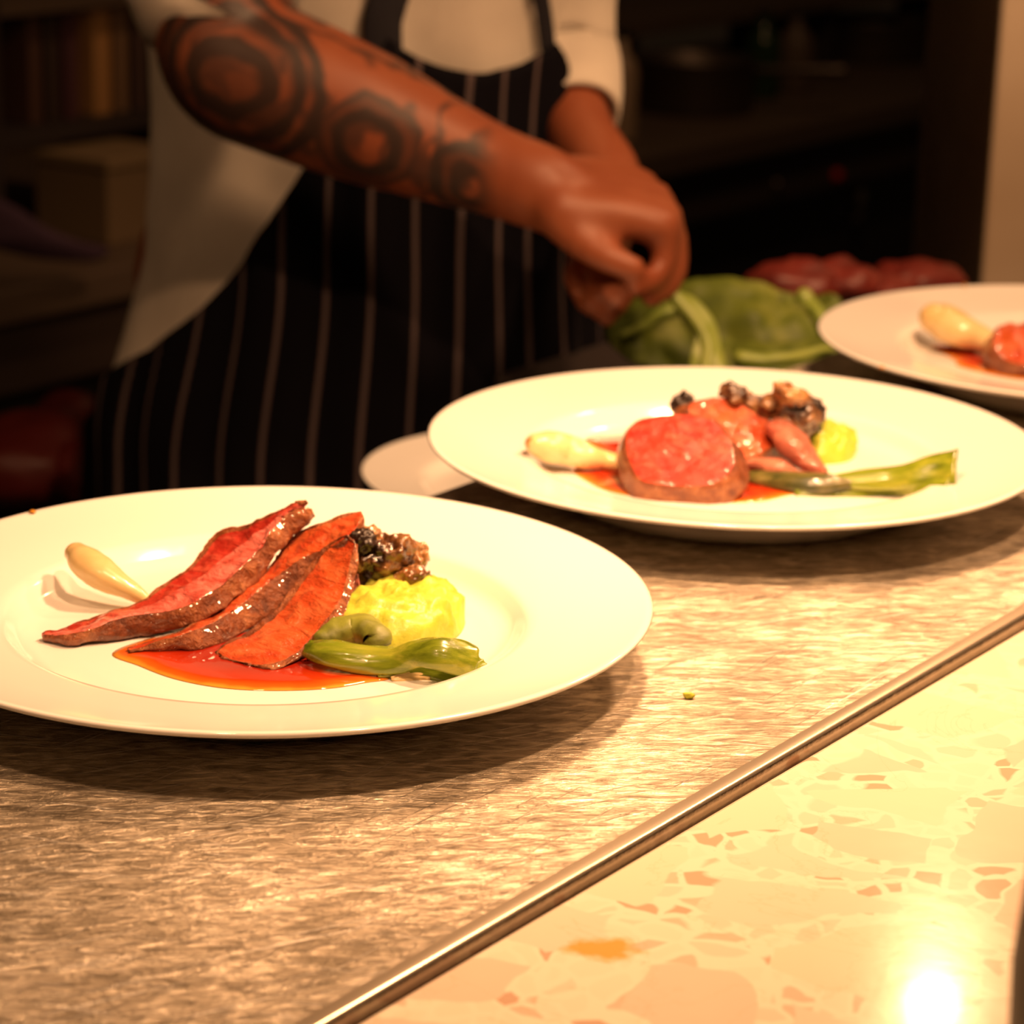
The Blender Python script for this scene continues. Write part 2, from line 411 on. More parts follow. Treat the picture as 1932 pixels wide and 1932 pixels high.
part('cabinet', box(TN(.275, .155, -.456), 2.05, .29, .886, TD), dark_steel, root, False)

root = empty('stone_counter', TN(.6, -.25, -.9), 'cream breccia stone counter slab in front of the steel counter', 'counter')
part('slab', box(TN(.275, -.3015, -.0235), 2.05, .6, .04, TD, .002), marble, root, False)
part('base', box(TN(.275, -.32, -.47), 2.0, .5, .85, TD), dark_m, root, False)

root = empty('work_bench', TN(1.4, .46, -.9), 'dark work bench behind the steel counter under the green leaves', 'bench')
part('bench_top', box(TN(1.11, .455, -.085), .42, .27, .03, TD, .004), dark_m, root, False)
part('bench_base', box(TN(1.11, .455, -.50), .40, .25, .80, TD), dark_m, root, False)

# ------------------------------------------------------------------ plates
PROF = [(0, .0105), (.04, .0105), (.075, .0105), (.088, .0108), (.094, .0122), (.0975, .0150), (.100, .0185), (.1025, .0202), (.106, .0208), (.125, .0236), (.140, .0260), (.1465, .0274), (.1488, .0279), (.1500, .0277),
        (.1503, .0268), (.1490, .0255), (.140, .0228), (.125, .0190), (.108, .0130), (.098, .0070), (.090, .0012), (.086, 0), (.082, 0), (.080, .0035), (0, .0040)]
def plate(c, label, R=.15, tiltx=0., cat='plate', group=None, z=0., spots=()):
    k = R/.15
    pr = [(r*k, zz*k) for r, zz in PROF]
    o = link('dinner_plate' if R > .13 else 'side_plate', lathe(pr, (0, 0, 0), 144, Matrix.Rotation(tiltx, 3, 'X')), china)
    o.location = (c[0], c[1], z); tag(o, label, cat, group)
    bpy.context.view_layer.update()
    for (u, v) in spots:
        P = PZ(u, v, .0285)
        part('sauce_spot', blob(P, (.0016, .0014, .0006), (0, 0, 0), .0004, 600, u, 2), sauce, o, label='small dark red sauce spot')
    return o
C1 = (-.0946, .9778); C2 = (.1059, 1.2311); C3 = (.321, 1.4738)
plate(C1, 'white wide-rimmed plate nearest the camera with three long beef slices', group='served white plates', spots=((61, 965),))
plate(C2, 'white wide-rimmed plate in the middle of the row with two round beef slices', R=.147, group='served white plates', z=.0005)
plate(C3, 'white wide-rimmed plate farthest along the row, cut off by the picture edge', R=.1487, group='served white plates', spots=((1664, 693), (1820, 537)))
p4 = PY(683, 880, 1.50); r4 = .105
plate((p4.x+r4, 1.50), 'empty dim white plate half hidden behind the steel counter edge', R=r4, cat='plate', z=p4.z-.0195)
zb = p4.z-.0195
root = empty('storage_tub', (p4.x+r4+.012, 1.51, -.9), 'black tub standing under the empty white plate', 'tub')
part('body', box((p4.x+r4+.012, 1.51, (zb-.012-.9)/2), .10, .10, zb-.012+.9, TD, .004), black_m, root, False)
part('lid', box((p4.x+r4+.012, 1.51, zb-.0062), .108, .108, .0116, TD, .003), black_m, root, False)
# round black pot by the picture edge
pb = PZ(1909, 1802, .085)
d0 = (Vector((pb.x, pb.y, 0))).normalized(); side = Vector((d0.y, -d0.x, 0)); pc = pb+side*.072
root = empty('black_pot', (pc.x, pc.y, -.0035), 'rounded glossy black pot on the stone counter, cut off by the picture edge', 'pot')
part('body', lathe([(0, 0), (.040, 0), (.052, .004), (.064, .030), (.071, .062), (.072, .088), (.070, .115), (.063, .140), (.050, .158), (.045, .163), (.043, .168), (.040, .168), (.042, .160), (.06, .135), (.066, .09), (.05, .012), (0, .008)], (pc.x, pc.y, -.0035), 64), black_gl, root)
part('lid', lathe([(0, .190), (.006, .190), (.009, .184), (.006, .178), (.012, .174), (.034, .171), (.041, .1685), (.041, .166), (0, .165)], (pc.x, pc.y, -.0035), 48), black_gl, root)

# ------------------------------------------------------------------ food
def slice_loft(A, zA, B, zB, C, thick=.009, seed=1, mats=None, amp=.0009, roll=0.0):
    secs = []
    for i in range(len(A)):
        a = PZ(*A[i], zA[i]); b = PZ(*B[i], zB[i]); c = PY(*C[i], b.y-roll)
        d = a-Vector((0, 0, thick*(.35 if i in (0, len(A)-1) else 1)))+Vector((0, .001, 0))
        if d.z < .0120: d.z = .0120
        if c.z < .0118: c.z = .0118
        m1 = a.lerp(b, .12); m2 = a.lerp(b, .5); m3 = a.lerp(b, .9)
        secs.append([a, m1, m2, m3, b, b.lerp(c, .5)+Vector((0, -.0012, 0)), c, c.lerp(d, .5)-Vector((0, 0, .0)), d, d.lerp(a, .5)+Vector((0, .001, 0))])
    me = loft(secs, 7, 4, [1, 2, 0, 0, 1, 1, 1, 1, 1, 1])
    bm = bmesh.new(); bm.from_mesh(me); bmesh.ops.subdivide_edges(bm, edges=bm.edges[:], cuts=1, use_grid_fill=True); bmesh.ops.recalc_face_normals(bm, faces=bm.faces); bm.to_mesh(me); bm.free()
    displace(me, amp, 130, seed, 4); displace(me, amp*1.7, 50, seed+3, 2)
    return me
def thing(name, me, mats, label, cat, group=None):
    return tag(link(name, me, mats), label, cat, group)
SG = 'beef slices on the front plate'
A1 = [(84, 1197), (125, 1184), (176, 1166), (214, 1148), (270, 1130), (335, 1086), (386, 1035), (419, 1005), (470, 989), (512, 970), (545, 955), (576, 946)]
B1 = [(84, 1200), (125, 1199), (176, 1187), (218, 1170), (270, 1159), (335, 1149), (386, 1124), (442, 1082), (488, 1036), (509, 1005), (535, 976), (578, 951)]
c1 = [(88, 1206), (130, 1226), (167, 1234), (230, 1226), (275, 1207), (349, 1184), (405, 1158), (455, 1121), (500, 1082), (530, 1040), (560, 1004), (596, 975)]
z1A = [.0135, .0145, .016, .018, .021, .026, .031, .035, .040, .045, .049, .052]
z1B = [.0130, .0150, .017, .019, .020, .022, .026, .031, .037, .042, .046, .050]
thing('beef_slice', slice_loft(A1, z1A, B1, z1B, c1, .009, 1), [meat_pink, crust, meat_face], 'longest beef slice on the front plate, pink face, reaching farthest left', 'meat', SG)
A2 = [(240, 1224), (300, 1202), (350, 1182), (405, 1152), (455, 1116), (500, 1076), (528, 1036), (560, 1004), (600, 988), (650, 974), (680, 966)]
B2 = [(243, 1228), (300, 1209), (345, 1197), (409, 1171), (465, 1133), (507, 1098), (545, 1070), (580, 1048), (612, 1036), (652, 1018), (684, 978)]
c2 = [(246, 1234), (321, 1240), (375, 1234), (440, 1212), (500, 1170), (540, 1128), (572, 1094), (600, 1068), (632, 1056), (664, 1036), (686, 992)]
z2A = [.0125, .014, .016, .019, .023, .027, .032, .038, .043, .046, .048]
z2B = [.0120, .0155, .018, .019, .022, .026, .030, .034, .037, .042, .047]
thing('beef_slice', slice_loft(A2, z2A, B2, z2B, c2, .009, 2), [meat_glaze, crust, meat_glaze], 'middle beef slice on the front plate with thick browned edge and ragged tip', 'meat', SG)
A3 = [(405, 1232), (440, 1206), (484, 1178), (524, 1142), (554, 1106), (580, 1070), (604, 1040), (632, 1018), (654, 1010)]
B3 = [(418, 1240), (462, 1253), (512, 1253), (563, 1226), (600, 1189), (633, 1147), (652, 1098), (663, 1046), (668, 1018)]
c3 = [(420, 1244), (470, 1260), (520, 1262), (574, 1234), (613, 1200), (649, 1158), (668, 1108), (676, 1056), (676, 1026)]
z3A = [.0122, .014, .017, .021, .026, .031, .036, .041, .044]
z3B = [.0120, .0120, .0135, .0155, .019, .025, .031, .039, .043]
thing('beef_slice', slice_loft(A3, z3A, B3, z3B, c3, .010, 3, amp=.0008), [meat_glaze, crust, meat_glaze], 'front beef slice on the front plate, glossy orange-red face over the sauce', 'meat', SG)
A4 = [(590, 1214), (618, 1188), (645, 1150), (655, 1110), (664, 1075)]
B4 = [(600, 1208), (640, 1182), (674, 1158), (678, 1116), (674, 1070)]
c4 = [(602, 1212), (642, 1187), (677, 1163), (682, 1122), (677, 1078)]
thing('beef_slice', slice_loft(A4, [.012, .0135, .017, .023, .029], B4, [.012, .0135, .0165, .024, .030], c4, .006, 5, amp=.0006), [meat_pale, meat_pale, meat_pale], 'thin pink beef slice tucked under the others against the puree', 'meat', SG)

def puddle(pts, z, label, k=6, h=.0012, center=None):
    P = [PZ(u, v, z) for u, v in pts]
    me = mound(P, (0, 0, 1), lambda s: h*(1-s**6)+.0001, .0, 24, k, center=center)
    c = center or sum(P, Vector())/len(P)
    at = me.attributes.new('depth', 'FLOAT', 'POINT')
    PR = resample([Vector(p) for p in P], k, True); n = len(PR)
    for v in me.vertices:
        dmin = min((Vector((v.co.x-p.x, v.co.y-p.y)).length for p in PR)); at.data[v.index].value = min(1, dmin/.020)
    return thing('sauce_puddle', me, sauce, label, 'sauce')
puddle([(212, 1232), (262, 1256), (330, 1281), (420, 1298), (520, 1303), (620, 1299), (690, 1288), (735, 1280), (700, 1262), (640, 1235), (600, 1190), (520, 1180), (420, 1180), (300, 1200)], .0107, 'glossy red brown sauce pool on the front plate')
puddle([(232, 1168), (262, 1152), (282, 1140), (284, 1128), (300, 1118), (330, 1130), (330, 1165), (280, 1180)], .0107, 'small amber sauce patch beside the onion on the front plate', 5, .0009)
def onion(pts, rad, zs, label, flat=.8, tip=True):
    P = [PZ(u, v, z) for (u, v), z in zip(pts, zs)]
    root = empty('baby_onion', (P[0].x, P[0].y, zs[0]-rad[0]), label, 'onion')
    me = tube(P, rad, 24, 7, flat); displace(me, .0005, 90, len(label), 3); part('bulb', me, onion_m, root)
    if tip:
        d = (P[0]-P[1]).normalized()
        part('root_end', blob(P[0]+d*rad[0]*.62, (rad[0]*.32, rad[0]*.32, rad[0]*.5), (0, .6, 0), .0006, 300, 3, 3), onion_tip, root, label='browned root end')
    return root
onion([(146, 1044), (162, 1060), (188, 1080), (215, 1098), (245, 1114), (276, 1132)], [.0052, .0076, .0078, .0066, .0048, .0028], [.0295, .0275, .0245, .0215, .0185, .0150], 'pale roasted baby onion on the left of the front plate')
# puree
def puree(pts, label, h, seed, z=.0108):
    P = [PZ(u, v, z) for u, v in pts]
    me = mound(P, (0, 0, 1), lambda s: h*math.sqrt(max(0, 1-s**2.6))+.0002, .0, 30, 6)
    displace(me, .0034, 95, seed, 3, lambda c: min(1, max(0, (c.z-z)/.004)))
    displace(me, .0006, 300, seed+2, 2, lambda c: min(1, max(0, (c.z-z)/.004)))
    return thing('puree_mound', me, puree_m, label, 'puree')
puree([(612, 1205), (650, 1165), (690, 1135), (750, 1122), (810, 1124), (856, 1146), (878, 1172), (862, 1202), (820, 1222), (770, 1232), (700, 1236), (640, 1228)], 'bright green puree on the front plate', .017, 4)
# leek
def ribbon(pts, wid, th, zs, curl=0., upv=(0, 0, 1), mat_=None):
    """flat leaf strip: elliptic tube, with its width across the run"""
    P = [PZ(u, v, z) for (u, v), z in zip(pts, zs)]
    me = tube(P, wid, 20, 8, th, Vector(upv)); return me
def strip(pts, zs, wid, facing, th=.0012, vee=.25, k=8, jag=.0, seed=0):
    """a leaf strip cut off square: slightly folded along its run"""
    P = resample([PZ(u, v, z) for (u, v), z in zip(pts, zs)], k); Wd = [r.x for r in resample([Vector((w_, 0, 0)) for w_ in wid], k)]
    Fc = Vector(facing).normalized(); n = len(P); m_ = 8; rings = []
    for i in range(n):
        d = (P[min(i+1, n-1)]-P[max(i-1, 0)]).normalized(); nn = (Fc-d*Fc.dot(d)).normalized(); b = d.cross(nn)
        top = []; bot = []
        for j in range(m_+1):
            f = j/m_*2-1
            sh = vee*Wd[i]*(1-f*f)+.0004*math.sin(f*9+i*.4)
            e = d*(jag*noise.noise(Vector((f*4, seed, 0)))) if i == n-1 else Vector()
            q = P[i]+b*(f*Wd[i])+nn*sh+e
            top.append(q+nn*th*(1-abs(f)**3*.6)); bot.append(q-nn*th*(1-abs(f)**3*.6))
        rings.append(top+bot[::-1])
    nr = len(rings[0]); V = [q for r_ in rings for q in r_]; Fs = []
    for i in range(n-1):
        for j in range(nr): j2 = (j+1) % nr; Fs.append((i*nr+j, i*nr+j2, (i+1)*nr+j2, (i+1)*nr+j))
    Fs.append(tuple(range(nr))); Fs.append(tuple((n-1)*nr+j for j in range(nr)))
    return mesh('strip', V, Fs)
root = empty('leek_strip', PZ(600, 1240, .0112), 'folded green leek strip beside the puree on the front plate', 'leek')
FCN = (.05, -.62, .78)
part('upper_leaf', strip([(584, 1224), (612, 1230), (650, 1238), (700, 1246), (745, 1246), (785, 1234), (825, 1232), (862, 1240), (896, 1250)], [.0165, .0175, .0170, .0160, .0168, .0205, .0225, .0205, .0180],
     [.0040, .0056, .0062, .0062, .0060, .0062, .0070, .0076, .0072], FCN, .0016, .30, jag=.004, seed=1), leek_g, root)
part('lower_leaf', strip([(712, 1274), (760, 1264), (806, 1262), (850, 1272), (885, 1266), (912, 1252)], [.0118, .0130, .0135, .0125, .0135, .0150], [.0014, .0030, .0040, .0052, .0058, .0034], FCN, .0010, .2, jag=.005, seed=3), leek_g, root)
part('pale_layer', strip([(738, 1281), (780, 1276), (812, 1278)], [.0112, .0115, .0112], [.0010, .0028, .0024], FCN, .0006, .1), onion_m, root)
me = tube([PZ(u, v, z) for (u, v), z in zip([(612, 1206), (640, 1194), (668, 1186), (698, 1190), (712, 1206), (700, 1220)], [.0175, .0190, .020, .0205, .019, .016])], [.005, .0065, .007, .0062, .0055, .004], 20, 8, .8)
displace(me, .0012, 140, 8, 3); part('folded_end', me, leek_dull, root)
# mushrooms
def curl_piece(u, v, z, r, seed, m_, label, rot=(0, 0, 0), group='fried mushroom pieces on the front plate', amp=.004):
    c = PZ(u, v, z)
    r = tuple(q_*1.18 for q_ in r); me = blob(c, r, rot, amp, 110, seed, 5, 4); displace(me, .0012, 380, seed+5, 2)
    return thing('mushroom_piece', me, m_, label, 'mushroom', group)
curl_piece(682, 1024, .040, (.0052, .0045, .0052), 1, mush_b, 'black round mushroom piece at the top beside the beef', amp=.001)
curl_piece(722, 1050, .033, (.0125, .008, .0075), 2, mush_d, 'dark brown crumpled mushroom in the middle of the heap', (0, .2, .2))
curl_piece(692, 1042, .034, (.0042, .005, .0085), 12, mush_t, 'narrow tan mushroom strip next to the beef tip', (0, .3, 0), amp=.002)
curl_piece(778, 1048, .031, (.0058, .0045, .0058), 5, mush_t, 'pale frilly mushroom edge on the puree side of the heap', amp=.003)
curl_piece(722, 1090, .0225, (.0145, .006, .0050), 7, mush_t, 'long tan mushroom slice at the bottom of the heap', (0, .08, 0), amp=.0028)
curl_piece(700, 1072, .0265, (.0085, .006, .0055), 9, mush_b, 'black shiny mushroom fold under the crumpled one', amp=.0025)
curl_piece(772, 1096, .0245, (.0065, .005, .0058), 11, mush_t, 'browned mushroom end resting on the front puree', amp=.003)
curl_piece(745, 1068, .0260, (.0080, .007, .0065), 15, mush_d, 'dark mushroom piece above the long tan slice', amp=.003)

# ---- middle plate
MG = 'beef slices on the middle plate'
def round_slice(pts, base, nrm, th, m_, label, seed, group=MG, dome=.0008, amp=.0012, rim=.004, shift=(0, 0, 0), rk=16):
    n = Vector(nrm).normalized(); p0 = base
    P = [PP(u, v, p0, n) for u, v in pts]
    c0_ = sum(P, Vector())/len(P)+Vector(shift)
    me = mound(P, n, lambda s: dome*(1-s*s) - rim*max(0, (s-.86)/.14)**1.6, th, 20, 5, center=c0_, mat_side=True)
    ns_ = len(P)*5
    for i_, p_ in enumerate(me.polygons):
        if ns_*(1+rk) <= i_ < ns_*20: p_.material_index = 1
    displace(me, amp, 110, seed, 3)
    return thing('beef_slice', me, [m_, crust], label, 'meat', group)
b2 = PZ(1290, 932, .0125)
round_slice([(1168, 838), (1176, 806), (1200, 782), (1245, 776), (1300, 774), (1352, 784), (1384, 812), (1402, 850), (1404, 888), (1378, 916), (1345, 930), (1270, 930), (1205, 920), (1176, 880)], PZ(1290, 930, .0165), (-.10, -.58, .80), .014, meat_face, 'round rare beef slice at the front of the middle plate', 4, rim=.006, shift=(-.006, .0015, .002), amp=.0010)
round_slice([(1282, 765), (1320, 748), (1375, 745), (1420, 768), (1462, 790), (1488, 815), (1470, 845), (1430, 868), (1390, 875), (1330, 840)], PZ(1420, 868, .0200), (.20, -.50, .80), .012, meat_glaze, 'glazed beef slice leaning behind the round one on the middle plate', 6)
def chunk(pts, zs, rad, m_, label, group, name='beef_slice', flat=.6, seed=1):
    P = [PZ(u, v, z) for (u, v), z in zip(pts, zs)]
    me = tube(P, rad, 20, 6, flat, Vector((0, .4, .9))); displace(me, .0016, 100, seed, 3)
    return thing(name, me, m_, label, 'meat', group)
chunk([(1478, 818), (1505, 850), (1545, 888)], [.030, .024, .017], [.010, .0105, .006], meat_pale, 'pale pink beef end reaching toward the leek on the middle plate', MG, seed=3)
chunk([(1425, 880), (1465, 884), (1512, 900)], [.017, .018, .015], [.006, .0078, .004], meat_pale, 'small pink beef scrap under the pale end on the middle plate', MG, seed=7)
puddle([(1078, 886), (1100, 905), (1150, 928), (1230, 942), (1320, 948), (1420, 948), (1475, 938), (1512, 926), (1470, 905), (1420, 890), (1350, 870), (1260, 855), (1200, 822), (1150, 822), (1095, 824), (1120, 850), (1100, 872)], .0108, 'orange red sauce pool on the middle plate', 6, .0012, PZ(1270, 890, .0112))
onion([(1012, 838), (1032, 842), (1066, 848), (1105, 860), (1140, 868), (1172, 874)], [.0060, .0090, .0088, .0070, .0052, .0045], [.026, .024, .0215, .019, .0165, .0155], 'pale roasted baby onion on the middle plate', .85)
puree([(1490, 862), (1500, 838), (1540, 826), (1582, 832), (1612, 850), (1606, 868), (1570, 876), (1520, 874)], 'bright green puree on the middle plate', .0135, 8)
G2 = 'fried mushroom pieces on the middle plate'
curl_piece(1492, 775, .038, (.012, .009, .010), 21, mush_d, 'dark crumpled mushroom above the middle plate puree', (0, .4, 0), G2, .0045)
curl_piece(1520, 778, .034, (.009, .007, .0075), 24, mush_b, 'black mushroom piece at the outer side of the middle heap', (0, .4, 0), G2, .003)
curl_piece(1490, 742, .049, (.0080, .005, .0045), 22, mush_t, 'tan mushroom tip topping the middle heap', (0, .5, 0), G2, .003)
curl_piece(1470, 800, .030, (.009, .007, .008), 25, mush_d, 'dark mushroom piece low against the beef on the middle plate', (0, .4, 0), G2, .003)
curl_piece(1386, 745, .044, (.0060, .005, .0045), 23, mush_d, 'small brown mushroom behind the leaning slice', (0, 0, 0), G2, .003)
curl_piece(1290, 766, .034, (.0058, .005, .0058), 26, mush_b, 'black mushroom piece behind the round slice', (0, 0, 0), G2, .002)
curl_piece(1425, 762, .038, (.0070, .005, .0045), 27, mush_d, 'mushroom scrap between the beef and the dark heap', (0, 0, 0), G2, .003)
root = empty('leek_strip', PZ(1450, 920, .0112), 'long green leek strip with charred end on the middle plate', 'leek')
part('green_leaf', strip([(1560, 908), (1620, 906), (1680, 903), (1730, 897), (1775, 889), (1806, 884)], [.0170, .0180, .0195, .0225, .0255, .028], [.0030, .0050, .0062, .0076, .0094, .0100], (0, -.75, .66), .0014, .22, jag=.003, seed=4), leek_g, root)
part('charred_leaf', strip([(1408, 898), (1450, 904), (1500, 909), (1560, 912), (1620, 912)], [.0145, .0150, .0158, .0165, .0165], [.0028, .0046, .0056, .0050, .0022], (0, -.7, .7), .0014, .3), leek_d, root)
part('lower_leaf', strip([(1500, 930), (1600, 928), (1680, 922), (1740, 917), (1792, 915)], [.0118, .0125, .0140, .0185, .0215], [.0018, .0036, .0040, .0044, .0040], (0, -.7, .7), .0010, .2, jag=.003, seed=6), leek_g, root)

# ---- far plate
G3 = 'beef slices on the far plate'
onion([(1762, 600), (1782, 608), (1815, 624), (1845, 636), (1872, 648)], [.0100, .0125, .0110, .0088, .0070], [.030, .028, .025, .022, .019], 'plump pale onion on the far plate', .85, False)
puddle([(1755, 650), (1800, 678), (1808, 690), (1860, 704), (1932, 716), (2010, 716), (2060, 690), (2000, 650), (1900, 640), (1830, 640)], .0108, 'orange sauce pool on the far plate')
round_slice([(1868, 625), (1890, 607), (1930, 600), (1990, 604), (2030, 630), (2020, 668), (1980, 690), (1930, 696), (1888, 680), (1866, 655)], PZ(1920, 690, .018), (-.1, -.55, .8), .018, meat_glaze, 'browned beef slice on the far plate cut off by the picture edge', 12, G3, amp=.0025)
round_slice([(1990, 612), (2040, 600), (2090, 625), (2090, 670), (2040, 690), (1990, 680)], PZ(2030, 688, .018), (.1, -.5, .8), .014, meat_face, 'beef slice beyond the browned one on the far plate', 13, G3)

# crumb on the steel
thing('puree_crumb', blob(PZ(1300, 1312, .0014), (.0022, .0012, .0014), (0, 0, 0), .0006, 500, 3, 3), puree_m, 'tiny yellow green crumb lying on the bare steel counter', 'crumb')

# ---- leaves and raw meat on the bench behind
def leaf(pts, ribs, base, nrm, label, seed, amp=.012, m_=leaf_m):
    n = Vector(nrm).normalized()
    P = [PP(u, v, base, n) for u, v in pts]
    wv = lambda q: noise.fractal(q*22+Vector((seed*3., 0, 0)), 1, 2, 3)*amp
    me = mound(P, n, lambda s: .006*(1-s*s), .0010, 20, 5, wave=wv)
    c = sum(P, Vector())/len(P)
    root = tag(link('leafy_green', me, m_), label, 'leaf', 'green leaves on the work bench')
    Q = [PP(u, v, base, n) for u, v in ribs]; Q = resample(Q, 4); Q = [q+n*(wv(q)+.006) for q in Q]
    k = len(Q); part('midrib', tube(Q, [.0065*(1-.5*i/(k-1)) for i in range(k)], 12, 2, .7), rib_m, root)
    return root
leaf([(1142, 640), (1160, 600), (1215, 570), (1280, 560), (1330, 580), (1350, 640), (1320, 690), (1240, 690), (1180, 678)], [(1300, 590), (1240, 620), (1180, 650)], PY(1240, 660, 1.70), (-.2, -.6, .75), 'light green leaf nearest the hands', 1)
leaf([(1270, 550), (1330, 524), (1420, 532), (1500, 548), (1570, 552), (1600, 590), (1590, 640), (1500, 690), (1400, 705), (1320, 690), (1290, 620)], [(1520, 555), (1545, 600), (1560, 650)], PY(1430, 650, 1.72), (.05, -.6, .75), 'large dark green leaf lying behind the middle plate', 2)
leaf([(1265, 565), (1300, 555), (1345, 600), (1360, 650), (1365, 705), (1300, 705), (1310, 650), (1290, 610)], [(1275, 570), (1315, 610), (1335, 650), (1330, 700)], PY(1320, 660, 1.64), (-.1, -.7, .6), 'yellow green leaf folded over a pale rib in front of the large leaf', 3, .005, rib_m)
leaf([(1380, 640), (1450, 650), (1540, 640), (1600, 655), (1560, 700), (1470, 715), (1400, 710)], [(1400, 690), (1480, 690), (1560, 670)], PY(1480, 690, 1.64), (.0, -.3, .95), 'low shaded green leaf at the bench edge beside the far plate', 4, .006)
GR = 'raw meat pieces behind the leaves'
for i, (u, v, y, r, lab) in enumerate([(1495, 535, 1.90, (.034, .03, .017), 'red raw meat piece behind the large green leaf'), (1580, 533, 1.92, (.034, .03, .017), 'red raw meat piece in the middle of the three behind the leaves'),
                                       (1735, 535, 1.98, (.042, .03, .018), 'red raw meat piece nearest the cream wall'), (1660, 545, 1.94, (.036, .025, .012), 'flat strip of raw meat joining the others behind the far plate')]):
    thing('raw_meat_piece', blob(PY(u, v, y), r, (0, 0, .3*i), .006, 40, i, 4), raw_m, lab, 'meat', GR)
tray = PY(1620, 560, 1.93)
thing('meat_tray', box((tray.x+.005, 1.93, -.0620), .30, .12, .016, (1, .25, 0), .004), dark_m, 'dark tray holding the raw meat behind the leaves', 'tray')

# ------------------------------------------------------------------ the cook
def make_skin():
    t = MT('tattooed_skin', (.5, .2, .1), .45, 0, .4, **{'Subsurface Weight': .08, 'Subsurface Radius': (.01, .004, .002)})
    n = t.noise(18, 3, .5); col = t.ramp(n, [(.3, (.27, .07, .03)), (.7, (.36, .11, .048))])
    g = t.n('ShaderNodeTexCoord')
    wob = t.n('ShaderNodeTexNoise'); wob.inputs['Scale'].default_value = 28; wob.inputs['Detail'].default_value = 2; t.l(g.outputs['Object'], wob.inputs['Vector'])
    vm = t.n('ShaderNodeVectorMath', operation='MULTIPLY_ADD'); t.l(wob.outputs['Color'], vm.inputs[0]); vm.inputs[1].default_value = (.022, .022, .022); t.l(g.outputs['Object'], vm.inputs[2])
    ink = None
    def ringsat(p, R, stops):
        nonlocal ink
        d = t.n('ShaderNodeVectorMath', operation='DISTANCE'); t.l(vm.outputs[0], d.inputs[0]); d.inputs[1].default_value = p+Vector((.011, .011, .011))
        q = t.math('DIVIDE', d.outputs['Value'], R)
        r = t.ramp(q, stops)
        ink = r if ink is None else t.math('MAXIMUM', ink, r)
    W, K, G = (1, 1, 1), (0, 0, 0), (.6, .6, .6)
    ringsat(PY(412, 158, 1.625), .068, [(0, G), (.10, W), (.2, G), (.30, G), (.36, W), (.5, W), (.55, (.3,)*3), (.64, G), (.70, W), (.80, W), (.84, (.3,)*3), (.89, W), (.97, W), (1.0, K)])
    ringsat(PY(688, 280, 1.625), .036, [(0, G), (.14, K), (.34, K), (.42, W), (.5, W), (.62, W), (.72, G), (.92, W), (1.0, K)])
    ringsat(PY(889, 358, 1.625), .030, [(0, K), (.20, K), (.30, W), (.5, W), (.62, G), (.7, W), (.95, W), (1., K)])
    # flowing bands along the forearm
    b = t.noise(15, 2, .4, vm.outputs[0], 1.5)
    band = t.ramp(b, [(.44, K), (.48, W), (.54, W), (.58, K)])
    e0 = PY(930, 330, 1.66)
    sx = t.n('ShaderNodeSeparateXYZ'); t.l(g.outputs['Object'], sx.inputs[0])
    lim = t.math('MULTIPLY', t.math('SUBTRACT', -.012, sx.outputs[0]), 60, clamp=True)
    band = t.math('MULTIPLY', band, .8)
    ink = t.math('MULTIPLY', t.math('MAXIMUM', ink, band), lim)
    t.color(t.mix(t.math('MULTIPLY', ink, .93), col, (.030, .024, .022)))
    return t.m
skin = make_skin()
white_c = make_veg('white_cotton', [(.3, (.62, .56, .48)), (.7, (.80, .74, .64))], (1, 1, 1), 9, .85, 0, .4)
def make_apron():
    t = MT('striped_apron', (.01, .01, .015), .9, 0, .12)
    uv = t.n('ShaderNodeUVMap', uv_map='stripe'); s = t.n('ShaderNodeSeparateXYZ'); t.l(uv.outputs[0], s.inputs[0])
    fr = t.math('FRACT', s.outputs[0]); m_ = t.ramp(fr, [(.0, (0, 0, 0)), (.41, (0, 0, 0)), (.43, (1, 1, 1)), (.52, (1, 1, 1)), (.54, (0, 0, 0))])
    t.color(t.mix(m_, (.0045, .004, .007), (.13, .095, .095))); return t.m
apron_m = make_apron()
hair_m = MT('dark_hair', (.03, .015, .01), .6).m
trouser = MT('black_trousers', (.012, .011, .012), .8).m
cook = empty('person', (-.12, 1.88, -.9), 'person in a white top and striped apron working with a tattooed forearm', 'person')
def Y(u, v, y): return PY(u, v, y)
